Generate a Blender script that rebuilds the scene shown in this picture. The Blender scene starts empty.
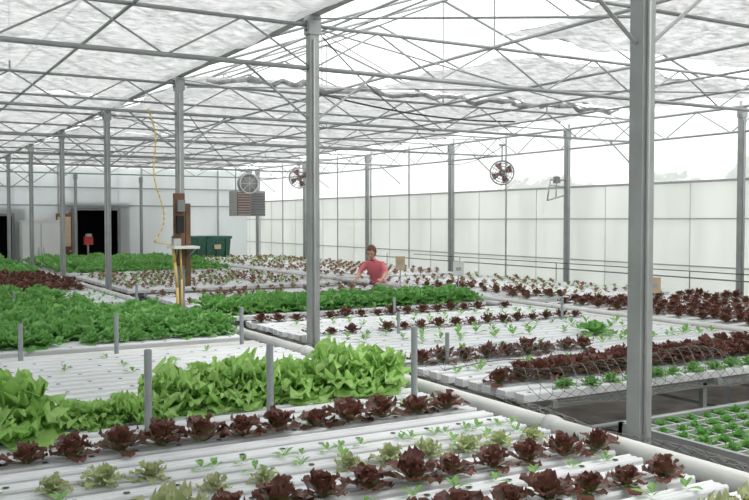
import bpy, math, random
import numpy as np
from mathutils import Vector, Matrix, noise as mnoise
random.seed(7); rng=np.random.RandomState(11)
scene=bpy.context.scene
try:
    scene.view_settings.view_transform='Standard'
    scene.view_settings.look='None'
    scene.view_settings.exposure=0.0
except Exception as e: print(e)

# ---------------------------------------------------------------- materials
def newmat(name):
    m=bpy.data.materials.new(name); m.use_nodes=True
    nt=m.node_tree
    b=nt.nodes['Principled BSDF']; out=nt.nodes['Material Output']
    return m,nt,b,out
def mat(name,col,rough=.5,metal=0.,noise=0.,scale=8.,bump=0.):
    m,nt,b,out=newmat(name)
    b.inputs['Roughness'].default_value=rough; b.inputs['Metallic'].default_value=metal
    if noise>0:
        tc=nt.nodes.new('ShaderNodeTexCoord'); n=nt.nodes.new('ShaderNodeTexNoise')
        n.inputs['Scale'].default_value=scale; n.inputs['Detail'].default_value=6
        nt.links.new(tc.outputs['Object'],n.inputs['Vector'])
        r=nt.nodes.new('ShaderNodeValToRGB')
        r.color_ramp.elements[0].position=.3; r.color_ramp.elements[1].position=.7
        r.color_ramp.elements[0].color=tuple(c*(1-noise) for c in col)+(1,)
        r.color_ramp.elements[1].color=tuple(min(1,c*(1+noise*.5)) for c in col)+(1,)
        nt.links.new(n.outputs['Fac'],r.inputs['Fac']); nt.links.new(r.outputs['Color'],b.inputs['Base Color'])
        if bump>0:
            bp=nt.nodes.new('ShaderNodeBump'); bp.inputs['Strength'].default_value=bump
            nt.links.new(n.outputs['Fac'],bp.inputs['Height']); nt.links.new(bp.outputs['Normal'],b.inputs['Normal'])
    else: b.inputs['Base Color'].default_value=tuple(col)+(1,)
    return m
def filmmat(name,col,trans,transl=.5,streak=0.,scale=(1,1,1),nscale=6.,dark=.82):
    m=bpy.data.materials.new(name); m.use_nodes=True; nt=m.node_tree; nt.nodes.clear()
    out=nt.nodes.new('ShaderNodeOutputMaterial')
    d=nt.nodes.new('ShaderNodeBsdfDiffuse'); t=nt.nodes.new('ShaderNodeBsdfTranslucent'); tp=nt.nodes.new('ShaderNodeBsdfTransparent')
    mx=nt.nodes.new('ShaderNodeMixShader'); mx.inputs[0].default_value=transl
    mx2=nt.nodes.new('ShaderNodeMixShader'); mx2.inputs[0].default_value=trans
    nt.links.new(d.outputs[0],mx.inputs[1]); nt.links.new(t.outputs[0],mx.inputs[2])
    nt.links.new(mx.outputs[0],mx2.inputs[1]); nt.links.new(tp.outputs[0],mx2.inputs[2]); nt.links.new(mx2.outputs[0],out.inputs[0])
    d.inputs[0].default_value=col+(1,); t.inputs[0].default_value=col+(1,)
    if streak>0:
        tc=nt.nodes.new('ShaderNodeTexCoord'); mp=nt.nodes.new('ShaderNodeMapping'); mp.inputs['Scale'].default_value=scale
        n=nt.nodes.new('ShaderNodeTexNoise'); n.inputs['Scale'].default_value=nscale; n.inputs['Detail'].default_value=10; n.inputs['Roughness'].default_value=.8
        nt.links.new(tc.outputs['Object'],mp.inputs[0]); nt.links.new(mp.outputs[0],n.inputs['Vector'])
        mr=nt.nodes.new('ShaderNodeMapRange'); mr.inputs[1].default_value=.38; mr.inputs[2].default_value=.62
        mr.inputs[3].default_value=max(0,trans-streak); mr.inputs[4].default_value=min(1,trans+streak)
        nt.links.new(n.outputs['Fac'],mr.inputs[0]); nt.links.new(mr.outputs[0],mx2.inputs[0])
        r=nt.nodes.new('ShaderNodeValToRGB'); r.color_ramp.elements[0].position=.38; r.color_ramp.elements[1].position=.62
        r.color_ramp.elements[0].color=tuple(c*dark for c in col)+(1,); r.color_ramp.elements[1].color=col+(1,)
        nt.links.new(n.outputs['Fac'],r.inputs[0]); nt.links.new(r.outputs[0],d.inputs[0]); nt.links.new(r.outputs[0],t.inputs[0])
    return m
def leafmat(name,base,tip,edge,rough=.45,transl=.25):
    m=bpy.data.materials.new(name); m.use_nodes=True; nt=m.node_tree
    b=nt.nodes['Principled BSDF']; out=nt.nodes['Material Output']
    at=nt.nodes.new('ShaderNodeAttribute'); at.attribute_name='leafdata'
    sp=nt.nodes.new('ShaderNodeSeparateColor'); nt.links.new(at.outputs['Color'],sp.inputs[0])
    def mix(a,bb,fac):
        x=nt.nodes.new('ShaderNodeMix'); x.data_type='RGBA'
        nt.links.new(fac,x.inputs[0])
        if isinstance(a,tuple): x.inputs[6].default_value=a+(1,)
        else: nt.links.new(a,x.inputs[6])
        if isinstance(bb,tuple): x.inputs[7].default_value=bb+(1,)
        else: nt.links.new(bb,x.inputs[7])
        return x.outputs[2]
    mr=nt.nodes.new('ShaderNodeMapRange'); mr.inputs[1].default_value=.15; mr.inputs[2].default_value=.7
    nt.links.new(sp.outputs[1],mr.inputs[0])
    c=mix(base,tip,mr.outputs[0])
    mu=nt.nodes.new('ShaderNodeMath'); mu.operation='MULTIPLY'; nt.links.new(sp.outputs[0],mu.inputs[0]); mu.inputs[1].default_value=.8
    c=mix(c,edge,mu.outputs[0])
    nt.links.new(c,b.inputs['Base Color']); b.inputs['Roughness'].default_value=rough
    t=nt.nodes.new('ShaderNodeBsdfTranslucent'); nt.links.new(c,t.inputs[0])
    mx=nt.nodes.new('ShaderNodeMixShader'); mx.inputs[0].default_value=transl
    nt.links.new(b.outputs[0],mx.inputs[1]); nt.links.new(t.outputs[0],mx.inputs[2]); nt.links.new(mx.outputs[0],out.inputs[0])
    return m
M={}
M['steel']=mat('galvanized_steel',(.33,.35,.35),.5,.15,.15,5)
M['steel_d']=mat('steel_dark',(.20,.21,.215),.5,.2,.15,5)
M['pvc']=mat('white_pvc',(.68,.69,.67),.4,0,.12,3)
M['pvcg']=mat('grey_pvc',(.32,.35,.37),.45,0,.1,6)
M['chan']=mat('channel_plastic',(.70,.72,.74),.38,0,.10,1.5)
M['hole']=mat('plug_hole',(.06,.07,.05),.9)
M['floor']=mat('dirt_floor',(.25,.225,.205),.95,0,.45,3.5,.5)
M['grass']=mat('grass_ground',(.22,.24,.17),.95,0,.5,1.2,.5)
M['film']=filmmat('poly_wall',(.90,.92,.91),.05,.60,.04,(1,1,.25),1.2,.9)
M['film2']=filmmat('poly_end_wall',(.80,.83,.84),.04,.58,.03,(1,1,.25),1.2,.9)
M['roof']=filmmat('roof_film',(.96,.97,.97),.74,.7)
M['clear']=filmmat('clear_film',(.88,.90,.91),.5,.6)
M['cloth']=filmmat('shade_cloth',(.60,.61,.62),.10,.58,.10,(1.0,1.6,1),7.,.50)
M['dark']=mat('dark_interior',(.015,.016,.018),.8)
M['wood']=mat('wood_brown',(.16,.085,.045),.7,0,.35,7)
M['tan']=mat('tan_card',(.60,.46,.30),.8,0,.1,7)
M['white']=mat('white_paint',(.74,.75,.74),.5,0,.06,3)
M['green']=mat('green_paint',(.03,.12,.08),.4,0,.2,4)
M['yellow']=mat('yellow_hose',(.72,.50,.16),.5)
M['red']=mat('red_paint',(.45,.04,.03),.5)
M['rust']=mat('fan_rust',(.30,.14,.11),.6,0,.3,20)
M['grey']=mat('grey_metal',(.42,.43,.43),.5,.1,.1,8)
M['wire']=mat('wire_mesh',(.18,.17,.155),.6,.2)
M['cable']=mat('black_cable',(.05,.05,.05),.6)
M['redleaf']=leafmat('red_lettuce_leaf',(.30,.36,.13),(.140,.046,.042),(.22,.105,.068),.36,.24)
M['redyoung']=leafmat('red_young_leaf',(.28,.34,.13),(.25,.12,.09),(.33,.19,.12),.5,.28)
M['frill']=leafmat('frilly_leaf',(.52,.72,.30),(.42,.70,.20),(.58,.84,.32),.5,.42)
M['pale']=leafmat('pale_leaf',(.50,.58,.34),(.46,.58,.26),(.52,.50,.31),.5,.34)
M['butter']=leafmat('butter_leaf',(.28,.52,.17),(.16,.42,.11),(.34,.62,.20),.45,.36)
M['seed']=leafmat('seedling_leaf',(.28,.48,.16),(.19,.44,.12),(.34,.54,.18),.5,.3)
M['tree']=leafmat('tree_leaf',(.05,.12,.03),(.05,.12,.03),(.10,.17,.05),.6,.2)

# ---------------------------------------------------------------- mesh builder
class MB:
    def __init__(s): s.v=[];s.f=[];s.m=[];s.mats=[];s.sm=[]
    def mi(s,k):
        if k not in s.mats: s.mats.append(k)
        return s.mats.index(k)
    def add(s,vs,fs,k,smooth=False):
        o=len(s.v); s.v+= [tuple(p) for p in vs]
        i=s.mi(k)
        for f in fs: s.f.append([o+a for a in f]); s.m.append(i); s.sm.append(smooth)
    def box(s,a,b,k):
        x0,y0,z0=a;x1,y1,z1=b
        s.add([(x0,y0,z0),(x1,y0,z0),(x1,y1,z0),(x0,y1,z0),(x0,y0,z1),(x1,y0,z1),(x1,y1,z1),(x0,y1,z1)],
          [(0,3,2,1),(4,5,6,7),(0,1,5,4),(1,2,6,5),(2,3,7,6),(3,0,4,7)],k)
    def tube(s,p,q,r,k,n=6,r2=None,caps=True):
        p=Vector(p);q=Vector(q);d=(q-p)
        if d.length<1e-6: return
        d.normalize(); u=d.orthogonal().normalized()
        if abs(d.z)<.9:
            u=Vector((0,0,1)).cross(d).normalized()
        w=d.cross(u); r2=r if r2 is None else r2
        vs=[];off=math.pi/n if n==4 else 0
        for c,rr in((p,r),(q,r2)):
            for i in range(n):
                a=2*math.pi*i/n+off; vs.append(c+u*math.cos(a)*rr+w*math.sin(a)*rr)
        fs=[(i,(i+1)%n,n+(i+1)%n,n+i) for i in range(n)]
        if caps: fs+=[tuple(range(n))[::-1],tuple(range(n,2*n))]
        s.add(vs,fs,k,n>=6)
    def path(s,pts,r,k,n=6):
        for a,b in zip(pts[:-1],pts[1:]): s.tube(a,b,r,k,n)
    def ring(s,c,R,r,k,axis,n=24,m=6):
        axis=Vector(axis).normalized();u=axis.orthogonal().normalized();w=axis.cross(u);c=Vector(c)
        vs=[]
        for i in range(n):
            a=2*math.pi*i/n;d=u*math.cos(a)+w*math.sin(a)
            for j in range(m):
                b=2*math.pi*j/m; vs.append(c+d*(R+r*math.cos(b))+axis*r*math.sin(b))
        fs=[(i*m+j,((i+1)%n)*m+j,((i+1)%n)*m+(j+1)%m,i*m+(j+1)%m) for i in range(n) for j in range(m)]
        s.add(vs,fs,k,True)
    def obj(s,name,parent=None):
        me=bpy.data.meshes.new(name); me.from_pydata(s.v,[],s.f)
        for k in s.mats: me.materials.append(M[k])
        me.polygons.foreach_set('material_index',s.m); me.polygons.foreach_set('use_smooth',s.sm)
        me.update(); o=bpy.data.objects.new(name,me); scene.collection.objects.link(o)
        if parent: o.parent=parent
        return o

# ---------------------------------------------------------------- layout constants
XP=3.3; XW=11.0; XWALL=11.22; XL=-4.3; YEND=28.0; YNEAR=-3.0
ZB=3.28; ZT=3.64; ZG=3.78; ZR=5.15; CH=0.92
PY=[3.09+3.66*k for k in range(-1,7)]

# shell
b=MB(); b.box((XL-.3,YNEAR-.2,-.12),(XWALL+.3,YEND+.15,0),'floor'); b.obj('floor')
b=MB(); b.add([(-60,-40,-.06),(90,-40,-.06),(90,90,-.06),(-60,90,-.06)],[(0,1,2,3)],'grass'); b.obj('ground')
b=MB()
b.box((XWALL,YNEAR,0),(XWALL+.02,YEND,2.60),'film')
b.box((XWALL,YNEAR,2.60),(XWALL+.01,YEND,ZG-.02),'clear')
for z in(.05,1.28,2.02,2.60):
    r=.010 if z in(1.28,2.02) else .018
    b.box((XWALL-.03,YNEAR,z-r),(XWALL,YEND,z+r),'grey')
y=YNEAR+.6;i=0
while y<YEND:
    b.box((XWALL-.025,y-.012,0),(XWALL,y+.012,2.6),'grey'); b.box((XWALL-.03,y-.014,2.6),(XWALL,y+.014,ZG-.02),'grey')
    b.box((XWALL-.012,y+.905,0),(XWALL,y+.915,2.6),'pvc'); y+=1.83
b.obj('wall_right')
def gable(b,y,x0,x1,k):
    xm=(x0+x1)/2
    b.add([(x0,y,ZT),(x1,y,ZT),(x1,y,ZG),(xm,y,ZR),(x0,y,ZG)],[(0,1,2,3,4)],k)
b=MB()
O1=(2.3,3.8,2.12);O2=(5.5,6.9,2.3)
for x0,x1,z0,z1 in((XL,O1[0],0,ZT),(O1[0],O1[1],O1[2],ZT),(O1[1],O2[0],0,ZT),(O2[0],O2[1],O2[2],ZT),(O2[1],XWALL,0,ZT)):
    b.box((x0,YEND,z0),(x1,YEND+.03,z1),'film2')
gable(b,YEND+.01,XL,XP,'clear');gable(b,YEND+.01,XP,XW,'clear')
for o in(O1,O2):
    for x in o[:2]: b.box((x-.04,YEND-.05,0),(x+.04,YEND,o[2]),'steel_d')
    b.box((o[0]-.04,YEND-.05,o[2]),(o[1]+.04,YEND,o[2]+.08),'steel_d')
x=XL+.5
while x<XWALL:
    if not(O1[0]-.05<x<O1[1]+.05 or O2[0]-.05<x<O2[1]+.05):
        b.box((x-.02,YEND-.05,0),(x+.02,YEND,ZT),'steel')
    x+=1.27
for z in(2.45,3.0): b.box((XL,YEND-.04,z-.02),(XWALL,YEND-.005,z+.02),'steel')
b.obj('wall_end')
b=MB(); b.box((XL-.22,YNEAR,0),(XL-.2,YEND,ZG),'film'); b.obj('wall_left')
b=MB(); b.box((XL-.2,YNEAR-.02,0),(XWALL,YNEAR,ZG),'film');gable(b,YNEAR,XL,XP,'film');gable(b,YNEAR,XP,XW,'film'); b.obj('wall_near')
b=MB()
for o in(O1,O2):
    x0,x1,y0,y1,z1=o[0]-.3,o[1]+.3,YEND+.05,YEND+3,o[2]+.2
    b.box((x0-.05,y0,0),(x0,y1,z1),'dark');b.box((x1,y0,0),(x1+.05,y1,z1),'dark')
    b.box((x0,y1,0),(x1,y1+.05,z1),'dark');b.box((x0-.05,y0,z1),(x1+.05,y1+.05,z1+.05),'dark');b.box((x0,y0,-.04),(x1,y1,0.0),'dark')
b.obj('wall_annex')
b=MB(); b.box((O2[0]-.5,YEND-.14,.02),(O2[0]-.04,YEND-.07,2.2),'wood');b.box((O2[0]-.46,YEND-.16,1.2),(O2[0]-.08,YEND-.14,2.1),'tan');b.tube((O2[0]-.1,YEND-.2,1.05),(O2[0]-.1,YEND-.14,1.05),.03,'grey');b.obj('door_1')
ry=27.5
b=MB(); b.tube((5.85,ry,0),(5.85,ry,.9),.24,'red',16);b.ring((5.85,ry,.3),.24,.015,'red',(0,0,1));b.ring((5.85,ry,.6),.24,.015,'red',(0,0,1));b.ring((5.85,ry,.9),.24,.02,'red',(0,0,1))
b.tube((5.85,ry,.9),(5.85,ry,1.45),.03,'grey',8);b.box((5.74,ry-.1,1.25),(5.98,ry+.1,1.5),'red');b.box((5.79,ry-.12,1.5),(5.94,ry+.1,1.58),'grey');b.obj('red_drum_pump')

# roof skin
b=MB()
for x0,x1 in((XL,XP),(XP,XW)):
    xm=(x0+x1)/2
    b.add([(x0,YNEAR,ZG+.10),(xm,YNEAR,ZR+.04),(xm,YEND,ZR+.04),(x0,YEND,ZG+.10)],[(0,1,2,3)],'roof')
    b.add([(xm,YNEAR,ZR+.04),(x1,YNEAR,ZG+.10),(x1,YEND,ZG+.10),(xm,YEND,ZR+.04)],[(0,1,2,3)],'roof')
b.add([(XW,YNEAR,ZG+.10),(XWALL,YNEAR,ZG-.02),(XWALL,YEND,ZG-.02),(XW,YEND,ZG+.10)],[(0,1,2,3)],'roof')
b.obj('ceiling')

# posts
def post(x,y,z,w,brace=True):
    b=MB(); h=w/2
    b.box((x-h,y-h,0),(x+h,y+h,z),'steel'); b.box((x-h*1.8,y-h*1.8,0),(x+h*1.8,y+h*1.8,.012),'steel_d')
    b.box((x-h*1.35,y-h*1.2,z-.16),(x+h*1.35,y+h*1.2,z),'steel')
    for s in(-1,1):
        for zz in(z-.05,z-.12): b.tube((x+s*h*1.35,y,zz),(x+s*(h*1.35+.015),y,zz),.012,'steel_d')
    b.tube((x-h*.3,y-h-.012,.2),(x-h*.3,y-h-.012,z-.2),.009,'grey')
    return b.obj('greenhouse_post')
for y in PY: post(XP,y,ZG-.06,.084)
for k in range(-2,6):
    post(XW,8.4+3.66*k if k<5 else 26.6,ZT,.08)
for y in PY: post(XL,y,ZG-.06,.09)
post(5.0,25.0,ZB,.07); post(7.15,26.3,ZB,.07)

# trusses
def truss(y):
    b=MB()
    for x0,x1 in((XL,XP),(XP,XW)):
        b.tube((x0,y,ZB),(x1,y,ZB),.020,'steel',6);b.tube((x0,y,ZT),(x1,y,ZT),.017,'steel',6)
        n=12;dx=(x1-x0)/n
        for i in range(n):
            a=(x0+i*dx,y,ZB if i%2==0 else ZT);c=(x0+(i+1)*dx,y,ZT if i%2==0 else ZB)
            b.tube(a,c,.009,'steel',5)
        xm=(x0+x1)/2
        b.tube((x0,y,ZG),(xm,y,ZR-.04),.02,'steel',6);b.tube((xm,y,ZR-.04),(x1,y,ZG),.02,'steel',6)
        for f in(.25,.5,.75):
            zz=ZG+(ZR-.04-ZG)*(1-abs(f-.5)*2); xx=x0+(x1-x0)*f
            b.tube((xx,y,ZT),(xx,y,zz),.010,'steel',5)
        for f,g in((.25,.5),(.75,.5)):
            zz=ZG+(ZR-.04-ZG)*(1-abs(f-.5)*2)
            b.tube((x0+(x1-x0)*g,y,ZT),(x0+(x1-x0)*f,y,zz),.009,'steel',5)
        b.tube((x0+.05,y,ZB-.42),(x0+.62,y,ZB),.011,'steel',5);b.tube((x1-.05,y,ZB-.42),(x1-.62,y,ZB),.011,'steel',5)
    return b.obj('roof_truss')
for y in PY: truss(y)
b=MB()
for k in range(-1,7):
    y=3.09+1.83+3.66*k
    for x0,x1 in((XL,XP),(XP,XW)):
        xm=(x0+x1)/2
        b.tube((x0,y,ZG),(xm,y,ZR-.04),.018,'steel',6);b.tube((xm,y,ZR-.04),(x1,y,ZG),.018,'steel',6)
        b.tube((x0,y,ZT+.0),(x1,y,ZT+.0),.016,'steel',6)
b.obj('roof_rafters')
b=MB()
for x0,x1 in((XL,XP),(XP,XW)):
    for f in(.18,.34,.5,.66,.82):
        zz=ZG+(ZR-ZG)*(1-abs(f-.5)*2)-.05; xx=x0+(x1-x0)*f
        b.tube((xx,YNEAR,zz),(xx,YEND,zz),.015,'steel',6)
for x in(-2.6,-1.2,.3,1.78,5.2,7.15,8.4,9.6):
    b.tube((x,YNEAR,ZT),(x,YEND,ZT),.015,'steel',6)
b.obj('roof_purlins')
b=MB()
for x in(XL,XP):
    b.box((x-.04,YNEAR,ZG-.06),(x+.04,YEND,ZG-.05),'grey');b.box((x-.045,YNEAR,ZG-.06),(x-.035,YEND,ZG),'grey');b.box((x+.035,YNEAR,ZG-.06),(x+.045,YEND,ZG),'grey')
b.obj('roof_gutter')
b=MB()
b.tube((XW,YNEAR,ZB),(XW,YEND,ZB),.018,'steel');b.tube((XW,YNEAR,ZT),(XW,YEND,ZT),.022,'steel')
y=YNEAR;i=0
while y<YEND-.6:
    b.tube((XW,y,ZB if i%2 else ZT),(XW,y+.61,ZT if i%2 else ZB),.009,'steel',5); y+=.61;i+=1
b.obj('eave_girder')
b=MB()
for k in range(0,6):
    y0=PY[k+1] if k+1<len(PY) else 27; y1=y0+3.66
    if y1>YEND: break
    b.tube((XP,y0+.05,3.0),(XP,y1-.05,ZG-.09),.008,'steel',5)
    if k%2==1:
        b.tube((XP+.1,y0,ZT-.03),(XW-.1,y1,ZT-.03),.009,'steel',5);b.tube((XP+.1,y1,ZT-.03),(XW-.1,y0,ZT-.03),.009,'steel',5)
b.obj('bracing_rods')
def sag(p,q,s,n=14):
    p=Vector(p);q=Vector(q);return [p.lerp(q,i/n)-Vector((0,0,s*4*(i/n)*(1-i/n))) for i in range(n+1)]
b=MB()
b.path(sag((XP+.1,6.75,3.55),(7.0,10.4,3.25),.12),.007,'cable',5)
b.path(sag((4.8,9.9,3.6),(8.6,10.6,3.5),.10),.012,'cable',5)
b.path(sag((XP+.1,10.4,3.3),(8.2,20.4,3.2),.2),.006,'cable',5)
b.path(sag((9.4,11.9,3.25),(XW-.1,15.7,3.2),.1),.006,'cable',5)
b.obj('overhead_cables')

# shade cloths, draped over the truss chords and sagging between them
def cloth(x0,x1,y0,y1,seed,bunch=None):
    nx=int((x1-x0)/.07)+2; ny=int((y1-y0)/.08)+2
    vs=[]
    for j in range(ny):
        for i in range(nx):
            x=x0+(x1-x0)*i/(nx-1); y=y0+(y1-y0)*j/(ny-1)
            sg=abs(math.sin((y-3.09)/1.83*math.pi))
            n=mnoise.noise(Vector((x*.7,y*1.3,seed)))*.04+mnoise.noise(Vector((x*5.5,y*1.1,seed+5)))*.045+mnoise.noise(Vector((x*10,y*4,seed+9)))*.012
            yy=y
            if j==0 or j==ny-1: yy+=mnoise.noise(Vector((x*1.5,seed,2)))*.3
            xx=x
            if i==0 or i==nx-1: xx+=mnoise.noise(Vector((y*.9,seed,4)))*.16
            vs.append((xx,yy,ZT+.10+n*(.35+.65*sg)-.07*sg))
    fs=[(j*nx+i,j*nx+i+1,(j+1)*nx+i+1,(j+1)*nx+i) for j in range(ny-1) for i in range(nx-1)]
    b=MB(); b.add(vs,fs,'cloth',True)
    if bunch:
        yb=y0 if bunch<0 else y1; x=x0+.1; pts=[]
        while x<x1: pts.append((x,yb+random.uniform(-.12,.12),ZT+.06+random.uniform(-.08,.03))); x+=.16
        for a,c in zip(pts[:-1],pts[1:]): b.tube(a,c,random.uniform(.02,.045),'cloth',7)
    return b.obj('shade_cloth')
cloth(-4.0,3.2,YNEAR+.3,12.4,1); cloth(-4.0,3.2,12.45,YEND-.3,2)
cloth(5.1,10.6,1.5,6.5,3); cloth(5.7,10.3,7.2,9.7,4)
cloth(3.4,10.2,10.0,17.2,5,-1); cloth(3.4,10.2,17.35,YEND-.4,6)

# ---------------------------------------------------------------- tables
PITCH=.155
def table(x0,x1,y0,y1,holes=True,name='hydroponic_table'):
    b=MB(); w=.047;h=.055;zb=CH-h
    n=int((y1-y0)/PITCH); rows=[]
    prof=[(-w,0),(-w,h-.012),(-w+.005,h-.003),(-w+.012,h),(-w+.018,h-.006),(-.006,h-.006),(0,h-.002),(.006,h-.006),(w-.018,h-.006),(w-.012,h),(w-.005,h-.003),(w,h-.012),(w,0)]
    m=len(prof)
    for i in range(n):
        y=y0+PITCH*(i+.5); rows.append(y)
        e0=x0+random.uniform(-.02,.02);e1=x1+random.uniform(-.02,.02)
        vs=[(e0,y+p,zb+q) for p,q in prof]+[(e1,y+p,zb+q) for p,q in prof]
        fs=[(j,m+j,m+(j+1)%m,(j+1)%m) for j in range(m)]+[tuple(range(m)),tuple(range(m,2*m))[::-1]]
        b.add(vs,fs,'chan')
        b.tube((e1-.01,y,zb+.02),(e1+.03,y,zb+.012),.011,'pvcg',6)
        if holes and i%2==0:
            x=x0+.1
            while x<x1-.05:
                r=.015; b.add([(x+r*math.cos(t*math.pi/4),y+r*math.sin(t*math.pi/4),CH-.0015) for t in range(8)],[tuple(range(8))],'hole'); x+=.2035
    xs=np.linspace(x0+.25,x1-.25,max(2,int((x1-x0)/1.5)+1))
    for x in xs:
        b.box((x-.02,y0,zb-.05),(x+.02,y1,zb-.001),'steel')
        for yy in (y0+.15,(y0+y1)/2,y1-.15):
            b.box((x-.02,yy-.02,0),(x+.02,yy+.02,zb-.05),'steel')
        b.box((x-.015,y0+.15,.25),(x+.015,y1-.15,.28),'steel_d')
    for yy in(y0+.15,y1-.15): b.box((x0+.1,yy-.02,zb-.09),(x1-.1,yy+.02,zb-.05),'steel')
    b.box((x1-.03,y0,zb-.06),(x1+.03,y1,zb-.045),'pvc');b.box((x1+.03,y0,zb-.06),(x1+.04,y1,zb-.01),'pvc')
    o=b.obj(name); return rows
def near(rows,y): return min(rows,key=lambda r:abs(r-y))
T1=table(-3.9,3.03,1.55,5.0); T2=table(-3.9,3.03,5.35,7.25,True); T3=table(-3.9,3.03,7.65,11.4)
T4=table(-3.9,3.03,11.8,15.4);T5=table(-3.9,3.03,15.8,20.0);T6=table(-3.9,3.03,20.4,26.5)
U1=table(3.5,7.1,4.2,8.9);U2=table(3.5,7.1,9.3,12.75);U3=table(3.5,7.1,13.6,17.9);U4=table(3.5,7.1,18.3,24.0)
V1=table(7.75,10.6,3.6,8.9);V2=table(7.75,10.6,9.3,14.4);V3=table(7.75,10.6,14.8,19.4);V4=table(7.75,10.6,19.8,24.5)
# nursery bed with grid trays
b=MB()
b.box((3.62,2.5,.78),(5.4,3.5,.82),'pvc')
for a,c in(((3.6,2.48,.8),(5.42,2.51,.88)),((3.6,3.49,.8),(5.42,3.52,.88)),((3.6,2.48,.8),(3.63,3.52,.88)),((5.39,2.48,.8),(5.42,3.52,.88))): b.box(a,c,'steel')
for x in(3.7,5.3):
    for y in(2.6,3.4): b.box((x-.02,y-.02,0),(x+.02,y+.02,.78),'steel')
b.box((3.64,2.52,.82),(5.38,3.48,.845),'pvcg')
x=3.65
while x<5.38: b.box((x-.008,2.52,.845),(x+.008,3.48,.862),'grey'); x+=.129
y=2.53
while y<3.48: b.box((3.64,y-.008,.845),(5.38,y+.008,.863),'grey'); y+=.141
b.obj('nursery_bed')
b=MB()
b.tube((3.75,3.75,.62),(6.9,3.75,.62),.022,'steel',8);b.tube((3.75,4.05,.70),(7.0,4.05,.70),.018,'steel',8)
for x in(3.75,4.8,5.9,6.9):
    b.tube((x,3.75,0),(x,3.75,.62),.02,'steel',8); b.tube((x,3.75,.6),(x,4.05,.70),.014,'steel',8)
    b.tube((x,4.05,0),(x,4.05,.7),.018,'steel',8)
b.tube((4.2,3.75,.1),(4.2,1.0,.1),.03,'pvc',8)
b.obj('pipe_stand')
def header(x,y0,y1,z,r=.038):
    b=MB(); b.tube((x,y0,z),(x,y1,z),r,'pvc',14)
    y=y0+.4
    while y<y1:
        b.tube((x,y,z),(x,y+.07,z),r*1.22,'pvc',14); b.tube((x,y+.03,z-.4),(x,y+.03,z),.012,'steel',6); y+=1.5
    for yy in(y0+.3,y1-.3): b.tube((x,yy,0),(x,yy,z),.02,'steel',6)
    b.tube((x+.07,y0,z-.12),(x+.07,y1,z-.12),r*.6,'pvc',12)
    return b.obj('pvc_header_pipe')
header(3.135,1.6,11.4,CH-.01,.046); header(3.135,11.8,26,CH-.01,.043)
header(7.22,4.2,12.7,CH-.03);header(7.22,13.7,24,CH-.03);header(7.62,3.6,14.4,CH-.03);header(7.62,14.8,24.4,CH-.03)
b=MB()
for y,x0,x1 in((5.18,-3.9,3.05),(7.45,-3.9,3.05),(7.36,-3.9,3.05),(11.6,-3.9,3.05)):
    b.tube((x0,y,CH-.04),(x1,y,CH-.04),.028,'pvc',10)
    for x in np.arange(x0+.3,x1,1.6): b.tube((x,y,0),(x,y,CH-.04),.014,'steel',6)
b.obj('pvc_cross_pipe')
# wire netting
b=MB(); s=.05
def net(fn,nu,nv,edge):
    for j in range(nu):
        for i in range(nv):
            if (i+j)%2==0: b.tube(fn(i,j),fn(i+1,j+1),.0020,'wire',3,caps=False)
            else: b.tube(fn(i+1,j),fn(i,j+1),.0020,'wire',3,caps=False)
    b.path([fn(nv,j) for j in range(0,nu+1,4)],.005,'wire',5)
def mp(i,j):
    y=1.9+j*s; t=i/7; return (3.20+.24*t, y, CH+.03-.16*t*t+.02*math.sin(y*5+t*3))
net(mp,110,7,0)
def mp2(i,j):
    x=3.5+j*s; t=i/10; a=min(1,t*1.5); return (x, 4.62-.50*a, CH+.02+(.11+.03*math.sin(x*4.1))*math.sin(a*3.14)**.7-.30*max(0,t-.66)+.02*math.sin(x*6+t*4))
net(mp2,40,10,0)
def mp3(i,j):
    x=3.55+j*s; t=i/5; return (x, 5.40-.18*t, CH+.01+.12*math.sin(t*3.14)+.02*math.sin(x*5))
net(mp3,26,5,0)
b.obj('wire_netting')
def riser(x,y,top,r=.02):
    b=MB(); n=12
    b.tube((x,y,.0),(x,y,top),r,'pvcg',n,caps=False); b.tube((x,y,top-.002),(x,y,.5),r*.8,'pvcg',n,caps=False)
    b.ring((x,y,top),r*.9,r*.12,'pvcg',(0,0,1),n); b.tube((x,y,CH-.12),(x,y,CH-.06),r*1.3,'pvcg',n)
    b.obj('pvc_riser_pipe')
def offch(rows,y):
    r=near(rows,y); return r+PITCH/2
for x,top in((.15,1.30),(1.25,1.33),(1.93,1.31),(2.88,1.35),(-.8,1.3)): riser(x,offch(T1,4.40),top)
for x,top in((1.02,1.20),(1.75,1.24),(2.83,1.24),(.0,1.2)): riser(x,offch(T2,7.12)-.0,top,.018)
for x,y,top in((3.78,5.4,1.15),(5.6,5.0,1.12),(4.4,7.0,1.12),(2.9,10.9,1.2),(1.5,11.0,1.15),(5.2,8.5,1.12),(6.6,7.3,1.15)): riser(x,offch(U1 if x>3.2 else T3,y),top,.016)

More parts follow.
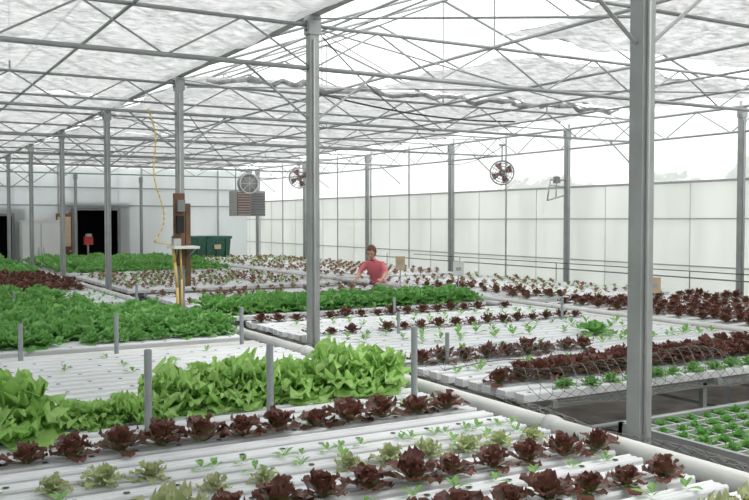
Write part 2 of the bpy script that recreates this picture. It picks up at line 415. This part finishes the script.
# ---------------------------------------------------------------- plants
def leaf(L,W,th0,curl,cup,ruf,freq,nu,nv,az,r0,ph,rnd,z0=0.,pk=.62):
    V=[];D=[]
    x=r0;z=z0;pts=[]
    for i in range(nu+1):
        s=i/nu; th=th0-curl*s**1.5
        pts.append((x,z,th)); x+=math.cos(th)*L/nu; z+=math.sin(th)*L/nu
    for i,(x,z,th) in enumerate(pts):
        s=i/nu
        if s<pk: w=W*(.22+.78*math.sin(s/pk*math.pi/2)**1.2)
        else: w=W*max(.15,math.sqrt(max(0,1-((s-pk)/(1.02-pk))**2)))
        for j in range(nv+1):
            v=j/nv*2-1
            d=cup*v*v*W*(.4+.6*s)+ruf*(abs(v)**1.5*(.3+.7*s)+.8*max(0,s-.6))*math.sin(freq*s*6.28+ph+v*2.6+(1.5 if v>0 else 0))
            px=x-math.sin(th)*d; pz=z+math.cos(th)*d; py=v*w+ruf*.4*math.sin(freq*s*9+ph*2)*abs(v)
            if pk>.7: px+=ruf*.35*s*math.sin(v*7+ph)
            ca,sa=math.cos(az),math.sin(az)
            V.append((px*ca-py*sa,px*sa+py*ca,max(pz,.002))); D.append((rnd,s,abs(v)))
    F=[(i*(nv+1)+j,i*(nv+1)+j+1,(i+1)*(nv+1)+j+1,(i+1)*(nv+1)+j) for i in range(nu) for j in range(nv)]
    return V,D,F
def proto(kind,lod):
    R=random.random; V=[];D=[];F=[]
    nu,nv={0:(7,6),1:(5,4),2:(3,2)}[lod]
    P={'red':dict(n=18,L=.132,W=.040,lo=.30,hi=1.4,curl=.75,cup=.25,ruf=.013,fr=2.0),
       'frill':dict(n=44,L=.165,W=.052,lo=.15,hi=1.5,curl=1.0,cup=.05,ruf=.030,fr=2.6),
       'pale':dict(n=18,L=.13,W=.032,lo=.2,hi=1.35,curl=.9,cup=.2,ruf=.018,fr=2.4),
       'butter':dict(n=24,L=.17,W=.058,lo=.15,hi=1.45,curl=.75,cup=.3,ruf=.020,fr=1.6),
       'seed':dict(n=5,L=.062,W=.016,lo=.4,hi=1.1,curl=.7,cup=.3,ruf=.003,fr=1),
       'young':dict(n=9,L=.088,W=.026,lo=.25,hi=1.2,curl=.7,cup=.25,ruf=.006,fr=1.5)}[kind]
    n=P['n'] if lod<2 else max(5,int(P['n']*.6))
    if kind=='frill': nu,nv=8,8
    if kind=='seed': nu,nv={0:(4,2),1:(3,2),2:(2,2)}[lod]
    wmul=1.25 if lod==2 else 1
    for i in range(n):
        t=i/max(1,n-1)
        th=P['lo']+(P['hi']-P['lo'])*t+(R()-.5)*.3
        L=P['L']*(1-(.15 if kind=='frill' else .35)*t)*(.8+.4*R())
        v,d,f=leaf(L,P['W']*(1-.25*t)*(.8+.4*R())*wmul,th,P['curl']*(.6+.7*R())*(1-.4*t),P['cup'],P['ruf']*(.7+.6*R()),P['fr'],nu,nv,i*2.399+R()*.5,.008*(1-t),R()*6.28,R(),.005+.02*t,.78 if kind=='frill' else .62)
        o=len(V);V+=v;D+=d;F+=[tuple(a+o for a in q) for q in f]
    return np.array(V,np.float32),np.array(D,np.float32),np.array(F,np.int32)
protos={}
def getp(kind,lod):
    if (kind,lod) not in protos: protos[(kind,lod)]=[proto(kind,lod) for _ in range(6)]
    return protos[(kind,lod)]
matmap={'red':'redleaf','frill':'frill','pale':'pale','butter':'butter','seed':'seed','young':'redyoung'}
names={'red':'red_lettuce_row','frill':'frilly_lettuce_row','pale':'pale_lettuce_row','butter':'green_lettuce_row','seed':'lettuce_seedling_row','young':'young_red_lettuce_row'}
def mesh_np(name,V,D,F,k):
    me=bpy.data.meshes.new(name); me.vertices.add(len(V)); me.vertices.foreach_set('co',V.ravel())
    me.loops.add(F.size); me.loops.foreach_set('vertex_index',F.ravel())
    me.polygons.add(len(F)); me.polygons.foreach_set('loop_start',np.arange(0,F.size,4,dtype=np.int32))
    me.update(calc_edges=True)
    me.polygons.foreach_set('use_smooth',np.ones(len(F),bool))
    at=me.attributes.new('leafdata','FLOAT_COLOR','POINT'); c=np.ones((len(V),4),np.float32);c[:,:3]=D; at.data.foreach_set('color',c.ravel())
    me.materials.append(M[k]); o=bpy.data.objects.new(name,me); scene.collection.objects.link(o); return o
def plants(rows,y,x0,x1,kind,scale=1.,sp=.2035,skip=0.,lod=None,jit=.18,name=None,z=CH-.003):
    y=near(rows,y) if rows else y
    if lod is None:
        lod=0 if y<5 else(1 if y<12.5 else 2)
    ps=getp(kind,lod);Vs=[];Ds=[];Fs=[];o=0
    x=x0
    while x<x1:
        if rng.rand()>=skip:
            V,D,F=ps[rng.randint(len(ps))]; a=rng.rand()*6.28; s=scale*(1-jit+2*jit*rng.rand())
            ca,sa=math.cos(a),math.sin(a)
            W=np.empty_like(V); W[:,0]=(V[:,0]*ca-V[:,1]*sa)*s+x+rng.uniform(-.012,.012);W[:,1]=(V[:,0]*sa+V[:,1]*ca)*s+y+rng.uniform(-.008,.008);W[:,2]=V[:,2]*s*(.9+.2*rng.rand())+z
            D2=D.copy(); D2[:,0]=np.clip(D2[:,0]*.6+rng.rand()*.4,0,1)
            Vs.append(W);Ds.append(D2);Fs.append(F+o);o+=len(V)
        x+=sp
    if Vs: return mesh_np(name or names[kind],np.concatenate(Vs),np.concatenate(Ds),np.concatenate(Fs),matmap[kind])
# T1 foreground
plants(T1,4.04,-.83,3.0,'red',1.0)
plants(T1,3.1,1.12,2.98,'red',.95); plants(T1,3.1,-.7,1.05,'pale',1.2)
plants(T1,2.63,.42,2.98,'red',.95); plants(T1,2.63,-.6,.4,'pale',1.15)
plants(T1,2.17,1.0,2.98,'pale',.8)
plants(T1,3.57,-.6,2.98,'seed',.85,skip=.1); plants(T1,3.41,-.6,2.98,'seed',.95,skip=.35); plants(T1,2.86,0,2.98,'seed',.8,skip=.15)
plants(T1,3.72,-.6,1.2,'pale',.7,skip=.3); plants(T1,3.26,1.2,2.98,'pale',.65,skip=.2); plants(T1,3.72,1.3,2.98,'seed',.75,skip=.3)
plants(T1,4.22,-.6,2.98,'seed',.9,skip=.2); plants(T1,2.4,.8,2.98,'seed',.9,skip=.2)
plants(T1,4.80,-.75,.72,'frill',1.72,sp=.19); plants(T1,4.78,.9,1.42,'frill',.75,sp=.14)
plants(T1,4.82,1.5,2.45,'frill',1.32,sp=.165); plants(T1,4.82,2.5,2.98,'frill',1.42,sp=.16)
plants(T1,4.6,-.75,.5,'frill',1.45,sp=.2)
# T2
for y in(5.6,5.9,6.2,6.5,6.95): plants(T2,y,.4,3.0,'seed',.8,sp=.407,skip=.35)
# T3
for y,s in((7.85,1.0),(8.15,1.1),(8.35,1.1),(8.6,1.15),(8.8,1.1),(9.15,1.15),(9.5,1.15),(9.8,1.15),(10.1,1.15),(10.5,1.1)): plants(T3,y,-.5 if y<9 else 0,2.98 if 7.9<y<10.2 else 1.2,'butter',s,sp=.2035)
plants(T3,7.85,1.3,2.98,'butter',.8,skip=.2)
plants(T3,10.8,.2,2.4,'butter',1.1);plants(T3,11.1,.2,2.4,'butter',1.1)
plants(T3,11.1,2.45,3.0,'seed',1.1)
for y in(12.0,12.4,12.8): plants(T4,y,.3,2.2,'butter',1.1,skip=.1)
for y in(12.1,12.6,13.2): plants(T4,y,2.3,3.0,'seed',1.2,skip=.2)
for y in(13.2,13.5): plants(T4,y,.5,2.3,'butter',1.1,skip=.2)
for y in np.arange(13.9,15.3,.31): plants(T4,y,.6,3.0,'red',1.1)
for y in np.arange(15.9,17.9,.31): plants(T5,y,.6,3.0,'red',1.15)
for y in np.arange(18.2,19.9,.31): plants(T5,y,1,3.0,'butter',1.2)
for y in np.arange(20.6,26.3,.31): plants(T6,y,1.2,3.0,'butter',1.3)
# U1
plants(U1,4.3,3.9,7.05,'butter',.45,lod=1); plants(U1,4.6,3.6,7.05,'red',1.15,sp=.18)
plants(U1,4.75,4.2,7.05,'red',1.0,sp=.2)
plants(U1,4.9,5.0,7.05,'red',1.1,sp=.2)
plants(U1,5.5,3.6,5.3,'red',1.05,sp=.2035,skip=.04); plants(U1,5.05,3.6,5.0,'seed',1.2,skip=.3)
plants(U1,6.1,5.95,6.05,'butter',.95)
for y in(5.9,6.4,6.7): plants(U1,y,3.6,7.05,'seed',1.3,skip=.25)
plants(U1,5.65,5.4,7.05,'seed',1.4)
for y in(7.05,7.9,8.2): plants(U1,y,3.6,7.05,'seed',1.1,skip=.3)
plants(U1,7.45,3.6,7.05,'red',.75,skip=.05); plants(U1,8.55,3.6,7.05,'red',.85,skip=.05)
# U2
for y in(9.6,9.75,9.9,10.05,10.35): plants(U2,y,3.58,7.05,'butter',1.15,sp=.19)
plants(U2,9.42,3.6,7.05,'seed',1.2,skip=.2)
for y in(10.9,11.3,11.8,12.2,12.6): plants(U2,y,3.6,7.05,'young',1.05,skip=.3)
for y in np.arange(13.8,17.8,.31): plants(U3,y,3.6,7.05,'young',1.05,skip=.35)
for y in np.arange(14.0,17.8,.93): plants(U3,y,3.6,7.05,'seed',1.3,skip=.3)
for y in np.arange(18.5,23.8,.31): plants(U4,y,3.6,7.05,'butter',1.2 if y>19 else .8,sp=.22)
# V
for i,y in enumerate(np.arange(3.75,8.8,.31)):
    plants(V1,y,7.85,9.0,'red',.92,skip=.08,lod=1); plants(V1,y,9.2,10.5,'young' if i%2 else 'red',.9,skip=.25,lod=1)
for i,y in enumerate(np.arange(9.4,14.3,.31)):
    plants(V2,y,7.85,8.6,'red' if y<12 else 'young',.9,skip=.25,lod=2); plants(V2,y,8.8,10.5,'young' if i%3 else 'seed',1.0,skip=.3,lod=2)
for y in np.arange(14.9,19.3,.31): plants(V3,y,7.85,10.5,'young',1.05,skip=.3)
for y in np.arange(19.9,24.4,.31): plants(V4,y,7.85,10.5,'young' if int(y*3)%2 else 'seed',1.2,skip=.3)
for y in np.arange(2.6,3.48,.141): plants(None,float(y),3.72,5.35,'butter',.30,sp=.129,lod=1,name='green_seedling_tray',z=.845,skip=.05)

# ---------------------------------------------------------------- equipment
def fan(name,c,R,facing,rodtop,blade='rust'):
    b=MB(); c=Vector(c); ax=Vector(facing).normalized()
    u=Vector((0,0,1)); w=ax.cross(u).normalized()
    for dz in(-.07,.07): b.ring(c+ax*dz,R,.010,'grey',ax,28)
    for rr in(.3,.55,.8): b.ring(c+ax*.075,R*rr,.004,'grey',ax,20,4); b.ring(c-ax*.075,R*rr,.004,'grey',ax,20,4)
    for i in range(12):
        a=2*math.pi*i/12; d=u*math.cos(a)+w*math.sin(a)
        b.tube(c+ax*.08,c+ax*.07+d*R,.004,'grey',4); b.tube(c-ax*.08,c-ax*.07+d*R,.004,'grey',4)
        if i%3==0: b.tube(c-ax*.07+d*R,c+ax*.07+d*R,.008,'grey',5)
    for i in range(4):
        a=2*math.pi*i/4+.4; pts=[]
        for rr,da,tw in((.15,-.25,-.03),(.15,.25,.03),(.6,.42,.05),(.92,.35,.04),(.92,-.30,-.04),(.6,-.34,-.05)):
            d=u*math.cos(a+da)+w*math.sin(a+da); pts.append(c+d*R*rr+ax*tw)
        b.add(pts,[(0,1,2,5),(5,2,3,4)],blade)
    b.tube(c-ax*.05,c+ax*.06,R*.2,blade,14); b.tube(c-ax*.17,c-ax*.05,R*.26,'steel_d',14)
    t=c+Vector((0,0,R)); b.tube(t,(t.x,t.y,rodtop),.012,'steel',6)
    b.box((c.x-.05,c.y-.03,rodtop-.03),(c.x+.05,c.y+.03,rodtop),'steel')
    return b.obj(name)
fan('circulation_fan',(9.35,11.85,2.80),.20,(-.6,-.8,0),ZB+.0,'rust')
fan('circulation_fan',(8.6,18.3,2.96),.23,(-.5,-.85,0),ZB,'rust')
def heater(c):
    x,y,z=c;b=MB()
    b.box((x-.38,y-.25,z-.32),(x+.38,y+.25,z+.30),'grey')
    b.box((x-.36,y-.27,z-.30),(x-.02,y-.25,z+.26),'rust')
    for i in range(9): b.box((x+.0,y-.30,z-.29+i*.063),(x+.36,y-.25,z-.275+i*.063),'steel_d')
    for i in range(9): b.box((x-.35,y-.29,z-.29+i*.063),(x-.03,y-.27,z-.265+i*.063),'grey')
    for s in(-.3,.3): b.tube((x+s,y,z+.3),(x+s,y,ZB),.012,'steel',6)
    b.ring((x-.05,y-.27,z+.48),.24,.02,'white',(0,1,0));b.tube((x-.05,y-.26,z+.48),(x-.05,y-.05,z+.48),.235,'grey',20)
    b.box((x-.1,y-.2,z+.28),(x,y-.1,z+.45),'steel')
    for i in range(4):
        a=i*math.pi/4; b.tube((x-.05+math.cos(a)*.23,y-.28,z+.48+math.sin(a)*.23),(x-.05-math.cos(a)*.23,y-.28,z+.48-math.sin(a)*.23),.007,'white',5)
    b.tube((x+.1,y+.1,z+.3),(x+.1,y+.1,ZB),.07,'grey',12)
    b.obj('unit_heater')
heater((8.25,20.6,2.42))
b=MB(); x,y=XP,10.41
b.box((x-.10,y-.10,1.45),(x+.03,y-.05,2.32),'wood'); b.box((x+.05,y-.07,1.2),(x+.11,y-.04,2.2),'wood')
b.box((x-.17,y-.32,1.66),(x+.14,y-.03,1.69),'white'); b.box((x-.08,y-.16,1.85),(x+.0,y-.10,2.05),'dark');b.box((x-.07,y-.15,2.1),(x+.02,y-.10,2.24),'steel_d')
b.box((x-.14,y-.2,1.69),(x-.05,y-.1,1.78),'grey');b.tube((x-.13,y-.3,1.66),(x-.08,y-.05,1.5),.008,'steel');b.tube((x+.1,y-.3,1.66),(x+.02,y-.05,1.5),.008,'steel')
b.obj('control_board')
b=MB()
b.path([(x-.15,y-.2,1.66),(x-.13,y-.2,1.5),(x-.11,y-.22,1.2),(x-.09,y-.2,.8),(x-.09,y-.2,.02)],.018,'yellow',8)
b.path([(x-.06,y-.2,1.66),(x-.06,y-.24,1.3),(x-.05,y-.2,.8),(x-.05,y-.2,.02)],.012,'yellow',8)
pts=[]
for i in range(25):
    t=i/24; pts.append((x-.42+.25*math.sin(t*3.0)*t+.06*math.sin(t*9),y-.15,ZB+.02-(ZB-1.72)*t))
pts.append((x-.12,y-.15,1.70))
b.path(pts,.008,'yellow',6); b.obj('yellow_hose')
b=MB(); gx,gy=8.65,25.2
b.add([(gx-.65,gy-.4,.25),(gx+.65,gy-.4,.25),(gx+.65,gy+.4,.25),(gx-.65,gy+.4,.25),(gx-.72,gy-.5,1.45),(gx+.72,gy-.5,1.45),(gx+.72,gy+.5,1.45),(gx-.72,gy+.5,1.45)],[(0,3,2,1),(0,1,5,4),(1,2,6,5),(2,3,7,6),(3,0,4,7),(4,5,6,7)],'green')
b.box((gx-.75,gy-.53,1.45),(gx-.02,gy+.53,1.53),'green');b.box((gx+.02,gy-.53,1.45),(gx+.75,gy+.53,1.53),'green')
for i in range(5): b.box((gx-.6+i*.29,gy-.52,.4),(gx-.56+i*.29,gy-.44,1.45),'green')
b.box((gx+.2,gy-.54,1.15),(gx+.4,gy-.5,1.28),'tan')
for sx in(-.5,.5):
    for sy in(-.35,.35): b.tube((gx+sx-.04,gy+sy,.13),(gx+sx+.04,gy+sy,.13),.13,'dark',14);b.box((gx+sx-.03,gy+sy-.03,.13),(gx+sx+.03,gy+sy+.03,.26),'steel_d')
b.obj('green_waste_bin')
b=MB(); b.box((3.95,27.3,.1),(5.0,27.85,1.95),'white');b.box((3.93,27.28,1.95),(5.02,27.87,2.0),'white')
b.box((4.46,27.29,.15),(4.48,27.3,1.9),'grey')
for xx in(4.40,4.54): b.tube((xx,27.26,1.0),(xx,27.26,1.2),.012,'grey')
for xx in(4.0,4.95): b.box((xx-.03,27.35,0),(xx+.03,27.8,.1),'grey')
b.obj('storage_cabinet')
b=MB(); py=12.06; bx=XW-.043
b.path([(bx,py,2.72),(bx-.35,py,2.72),(bx-.42,py,2.35),(bx,py,2.45)],.014,'grey',8)
b.path([(bx,py,2.60),(bx-.35,py,2.62)],.012,'grey',8);b.path([(bx-.2,py,2.72),(bx-.22,py,2.4)],.012,'grey',8);b.box((bx-.26,py-.03,2.66),(bx-.14,py+.03,2.78),'steel_d')
b.obj('curtain_bracket')
b=MB(); b.tube((10.88,3.0,1.12),(10.88,19.0,1.12),.012,'steel_d',6);b.tube((10.88,5.0,1.22),(10.88,17.0,1.22),.008,'cable',6)
for yy in np.arange(3.2,19,3.0): b.tube((10.88,yy,0),(10.88,yy,1.22),.010,'steel',6)
b.obj('irrigation_line')
def sign(x,y,z,w,h,k,name):
    b=MB(); b.tube((x,y,0),(x,y,z),.010,'steel',6); 
    u=Vector((.866,-.5,0))*w/2; n=Vector((.5,.866,0))*.02; c=Vector((x,y,z))
    q=[c-u-n,c+u-n,c+u+n,c-u+n]; b.add(q+[p+Vector((0,0,h)) for p in q],[(0,3,2,1),(4,5,6,7),(0,1,5,4),(1,2,6,5),(2,3,7,6),(3,0,4,7)],k)
    q=[c-u*.5-n*1.15,c+u*.5-n*1.15]; b.add([q[0]+Vector((0,0,h*.35)),q[1]+Vector((0,0,h*.35)),q[1]+Vector((0,0,h*.6)),q[0]+Vector((0,0,h*.6))],[(0,1,2,3)],'grey')
    return b.obj(name)
sign(7.42,12.0,1.2,.15,.22,'tan','row_sign');sign(7.42,10.4,1.20,.15,.2,'white','row_sign');sign(8.6,7.82,1.08,.15,.2,'tan','sensor_box')
def tree(x,y,h,R):
    V=[];D=[];F=[]
    for i in range(900):
        a=rng.rand()*6.28;ph=math.acos(rng.uniform(-.6,1));r=R*(.75+.35*rng.rand())*(1+.2*math.sin(a*5))
        c=np.array([x+r*math.sin(ph)*math.cos(a),y+r*math.sin(ph)*math.sin(a),h-R+r*math.cos(ph)*.9])
        e1=rng.randn(3);e1/=np.linalg.norm(e1);e2=np.cross(e1,rng.randn(3));e2/=np.linalg.norm(e2);s=.24
        o=len(V);V+=[c-e1*s,c+e2*s*.6,c+e1*s,c-e2*s*.6];D+=[(rng.rand(),.5,.5)]*4;F.append((o,o+1,o+2,o+3))
    o=mesh_np('tree',np.array(V,np.float32),np.array(D,np.float32),np.array(F,np.int32),'tree')
    b=MB();b.tube((x,y,-.06),(x,y,h-R),.18,'wood',8,r2=.1);t=b.obj('trunk',o)
for x,y,h,R in((27,24,3.7,1.3),(28,20.5,4.1,1.3),(29,32,4.0,1.5),(29,35,3.9,1.3),(26,15,3.5,1.1)): tree(x,y,h,R)

# ---------------------------------------------------------------- woman
def plain(name,c,r=.6):
    M[name]=mat(name,c,r); return name
plain('shirt_coral',(.86,.23,.27),.85);plain('skin',(.70,.42,.32),.55);plain('hair',(.15,.075,.045),.6);plain('jeans',(.06,.09,.16),.8);plain('shoe',(.05,.05,.05),.6);plain('lips',(.5,.15,.13));plain('eye',(.03,.02,.02),.3)
def skin(joints,edges,sub=2,k=None):
    me=bpy.data.meshes.new('tmp'); me.from_pydata([j[0] for j in joints],edges,[]); o=bpy.data.objects.new('tmp',me); scene.collection.objects.link(o)
    md=o.modifiers.new('s','SKIN'); 
    for i,j in enumerate(joints):
        r=j[1]; me.skin_vertices[0].data[i].radius=(r,r) if not isinstance(r,tuple) else r
    me.skin_vertices[0].data[0].use_root=True
    sb=o.modifiers.new('b','SUBSURF'); sb.levels=sub; sb.render_levels=sub
    dg=bpy.context.evaluated_depsgraph_get(); dg.update(); ev=o.evaluated_get(dg); m2=ev.to_mesh()
    V=[tuple(v.co) for v in m2.vertices];F=[tuple(p.vertices) for p in m2.polygons]
    ev.to_mesh_clear(); bpy.data.objects.remove(o); return V,F
J=[((0,-.06,.90),(.15,.11)),((0,-.02,1.00),(.125,.10)),((0,.06,1.11),(.13,.10)),((0,.14,1.23),(.135,.095)),((0,.19,1.30),(.06,.06)),((0,.235,1.37),(.048,.05)),
   ((.15,.16,1.255),.055),((.24,.24,1.10),.044),((.20,.43,1.035),.032),((.19,.49,1.02),(.032,.020)),
   ((-.15,.16,1.255),.055),((-.25,.23,1.10),.044),((-.25,.42,1.03),.032),((-.25,.48,1.02),(.032,.020)),
   ((.09,-.06,.82),.095),((.10,.0,.47),.062),((.10,-.05,.09),.042),((.11,.08,.04),.036),
   ((-.09,-.06,.82),.095),((-.10,.02,.47),.062),((-.10,-.05,.09),.042),((-.11,.08,.04),.036)]
E=[(0,1),(1,2),(2,3),(3,4),(4,5),(3,6),(6,7),(7,8),(8,9),(3,10),(10,11),(11,12),(12,13),(0,14),(14,15),(15,16),(16,17),(0,18),(18,19),(19,20),(20,21)]
wb=MB()
V,F=skin(J,E)
groups={}
for f in F:
    c=sum((Vector(V[i]) for i in f),Vector())/len(f)
    if c.z<.10: k='shoe'
    elif c.z<.93 and abs(c.x)<.21 and c.y<.15: k='jeans'
    elif abs(c.x)>.225 and c.z<1.13 or (c.y>.30 and c.z<1.15): k='skin'
    elif c.z>1.335 : k='skin'
    else: k='shirt_coral'
    groups.setdefault(k,[]).append(f)
base=len(wb.v); wb.v+=V
for k,fs in groups.items():
    i=wb.mi(k)
    for f in fs: wb.f.append([base+a for a in f]);wb.m.append(i);wb.sm.append(True)
for sx,hx in((1,.19),(-1,-.25)):
    w0=Vector((hx,.49,1.02))
    for i,(off,L) in enumerate(((-.024,.066),(-.008,.074),(.008,.070),(.022,.056))):
        a=w0+Vector((off*.5,.0,0)); k1=w0+Vector((off,.06,-.006)); k2=k1+Vector((0,L*.45,-L*.2));k3=k2+Vector((0,L*.2,-L*.3));k4=k3+Vector((0,.0,-L*.25))
        V,F=skin([(a,.010),(k1,.0095),(k2,.0085),(k3,.0078),(k4,.0065)],[(0,1),(1,2),(2,3),(3,4)],1); wb.add(V,F,'skin',True)
    t0=w0+Vector((-sx*.018,.01,0)); t1=t0+Vector((-sx*.028,.03,-.008)); t2=t1+Vector((-sx*.008,.03,-.016))
    V,F=skin([(t0,.012),(t1,.0105),(t2,.008)],[(0,1),(1,2)],1); wb.add(V,F,'skin',True)
hc=Vector((0,.285,1.455)); tilt=Matrix.Rotation(math.radians(-28),4,'X')
def sph(c,r,k,nu=20,nv=14,fn=None,cut=None):
    vs=[];fs=[]
    for i in range(nv+1):
        ph=math.pi*i/nv
        for j in range(nu):
            a=2*math.pi*j/nu; p=Vector((math.sin(ph)*math.cos(a),math.sin(ph)*math.sin(a),math.cos(ph)))
            p=Vector((p.x*r[0],p.y*r[1],p.z*r[2]))
            if fn: p=fn(p)
            vs.append(hc+(tilt@(Vector(c)+p)))
    for i in range(nv):
        for j in range(nu):
            q=(i*nu+j,(i+1)*nu+j,(i+1)*nu+(j+1)%nu,i*nu+(j+1)%nu)
            if cut:
                cc=sum((tilt.inverted()@(vs[t]-hc) for t in q),Vector())/4
                if cut(cc): continue
            fs.append(q)
    wb.add(vs,fs,k,True)
def face(p):
    if p.z<-.02: t=(-p.z-.02)/.09; p.x*=1-.35*t; p.y=p.y*(1-.15*t)+(.008 if p.y>0 else 0)
    return p
sph((0,0,0),(.073,.09,.112),'skin',24,18,face)
sph((0,.092,-.012),(.012,.018,.020),'skin',10,8)
for s in(-1,1):
    sph((s*.03,.080,.008),(.012,.008,.006),'eye',8,6); sph((s*.074,.0,-.008),(.010,.018,.028),'skin',10,8)
    sph((s*.03,.086,.026),(.018,.005,.003),'hair',8,6)
sph((0,.083,-.052),(.022,.008,.006),'lips',10,6)
sph((0,-.010,.016),(.083,.099,.115),'hair',24,18,None,lambda c:(c.y>.048 and c.z<.07) or c.z<-.07 and c.y>-.03)
sph((0,-.105,-.03),(.045,.040,.085),'hair',12,10)
wo=wb.obj('woman_gardener')
wo.location=(7.42+.22,13.12,0); wo.rotation_euler=(0,0,math.radians(131))

# ---------------------------------------------------------------- world & light
w=bpy.data.worlds.new('World'); scene.world=w; w.use_nodes=True; nt=w.node_tree
bg=nt.nodes['Background']; tc=nt.nodes.new('ShaderNodeTexCoord'); sx=nt.nodes.new('ShaderNodeSeparateXYZ'); r=nt.nodes.new('ShaderNodeValToRGB')
nt.links.new(tc.outputs['Generated'],sx.inputs[0]); nt.links.new(sx.outputs['Z'],r.inputs[0]); nt.links.new(r.outputs[0],bg.inputs[0])
r.color_ramp.elements[0].position=0; r.color_ramp.elements[0].color=(.95,.96,.96,1); r.color_ramp.elements[1].position=.5; r.color_ramp.elements[1].color=(1,1,.985,1)
bg.inputs[1].default_value=2.15
l=bpy.data.lights.new('sun','SUN'); l.energy=1.7; l.angle=math.radians(20); l.color=(1,.97,.91); lo=bpy.data.objects.new('sun',l); scene.collection.objects.link(lo); lo.rotation_euler=(math.radians(25),math.radians(28),0)

cam=bpy.data.cameras.new('camera'); co=bpy.data.objects.new('camera',cam); scene.collection.objects.link(co)
cam.sensor_width=36; cam.lens=880/749*36; cam.clip_start=.05; cam.clip_end=300
co.location=(0,0,2.0); co.rotation_euler=(math.radians(90-1.95),0,math.radians(-30.05)); scene.camera=co
print('verts',sum(len(o.data.vertices) for o in bpy.data.objects if o.type=='MESH'))
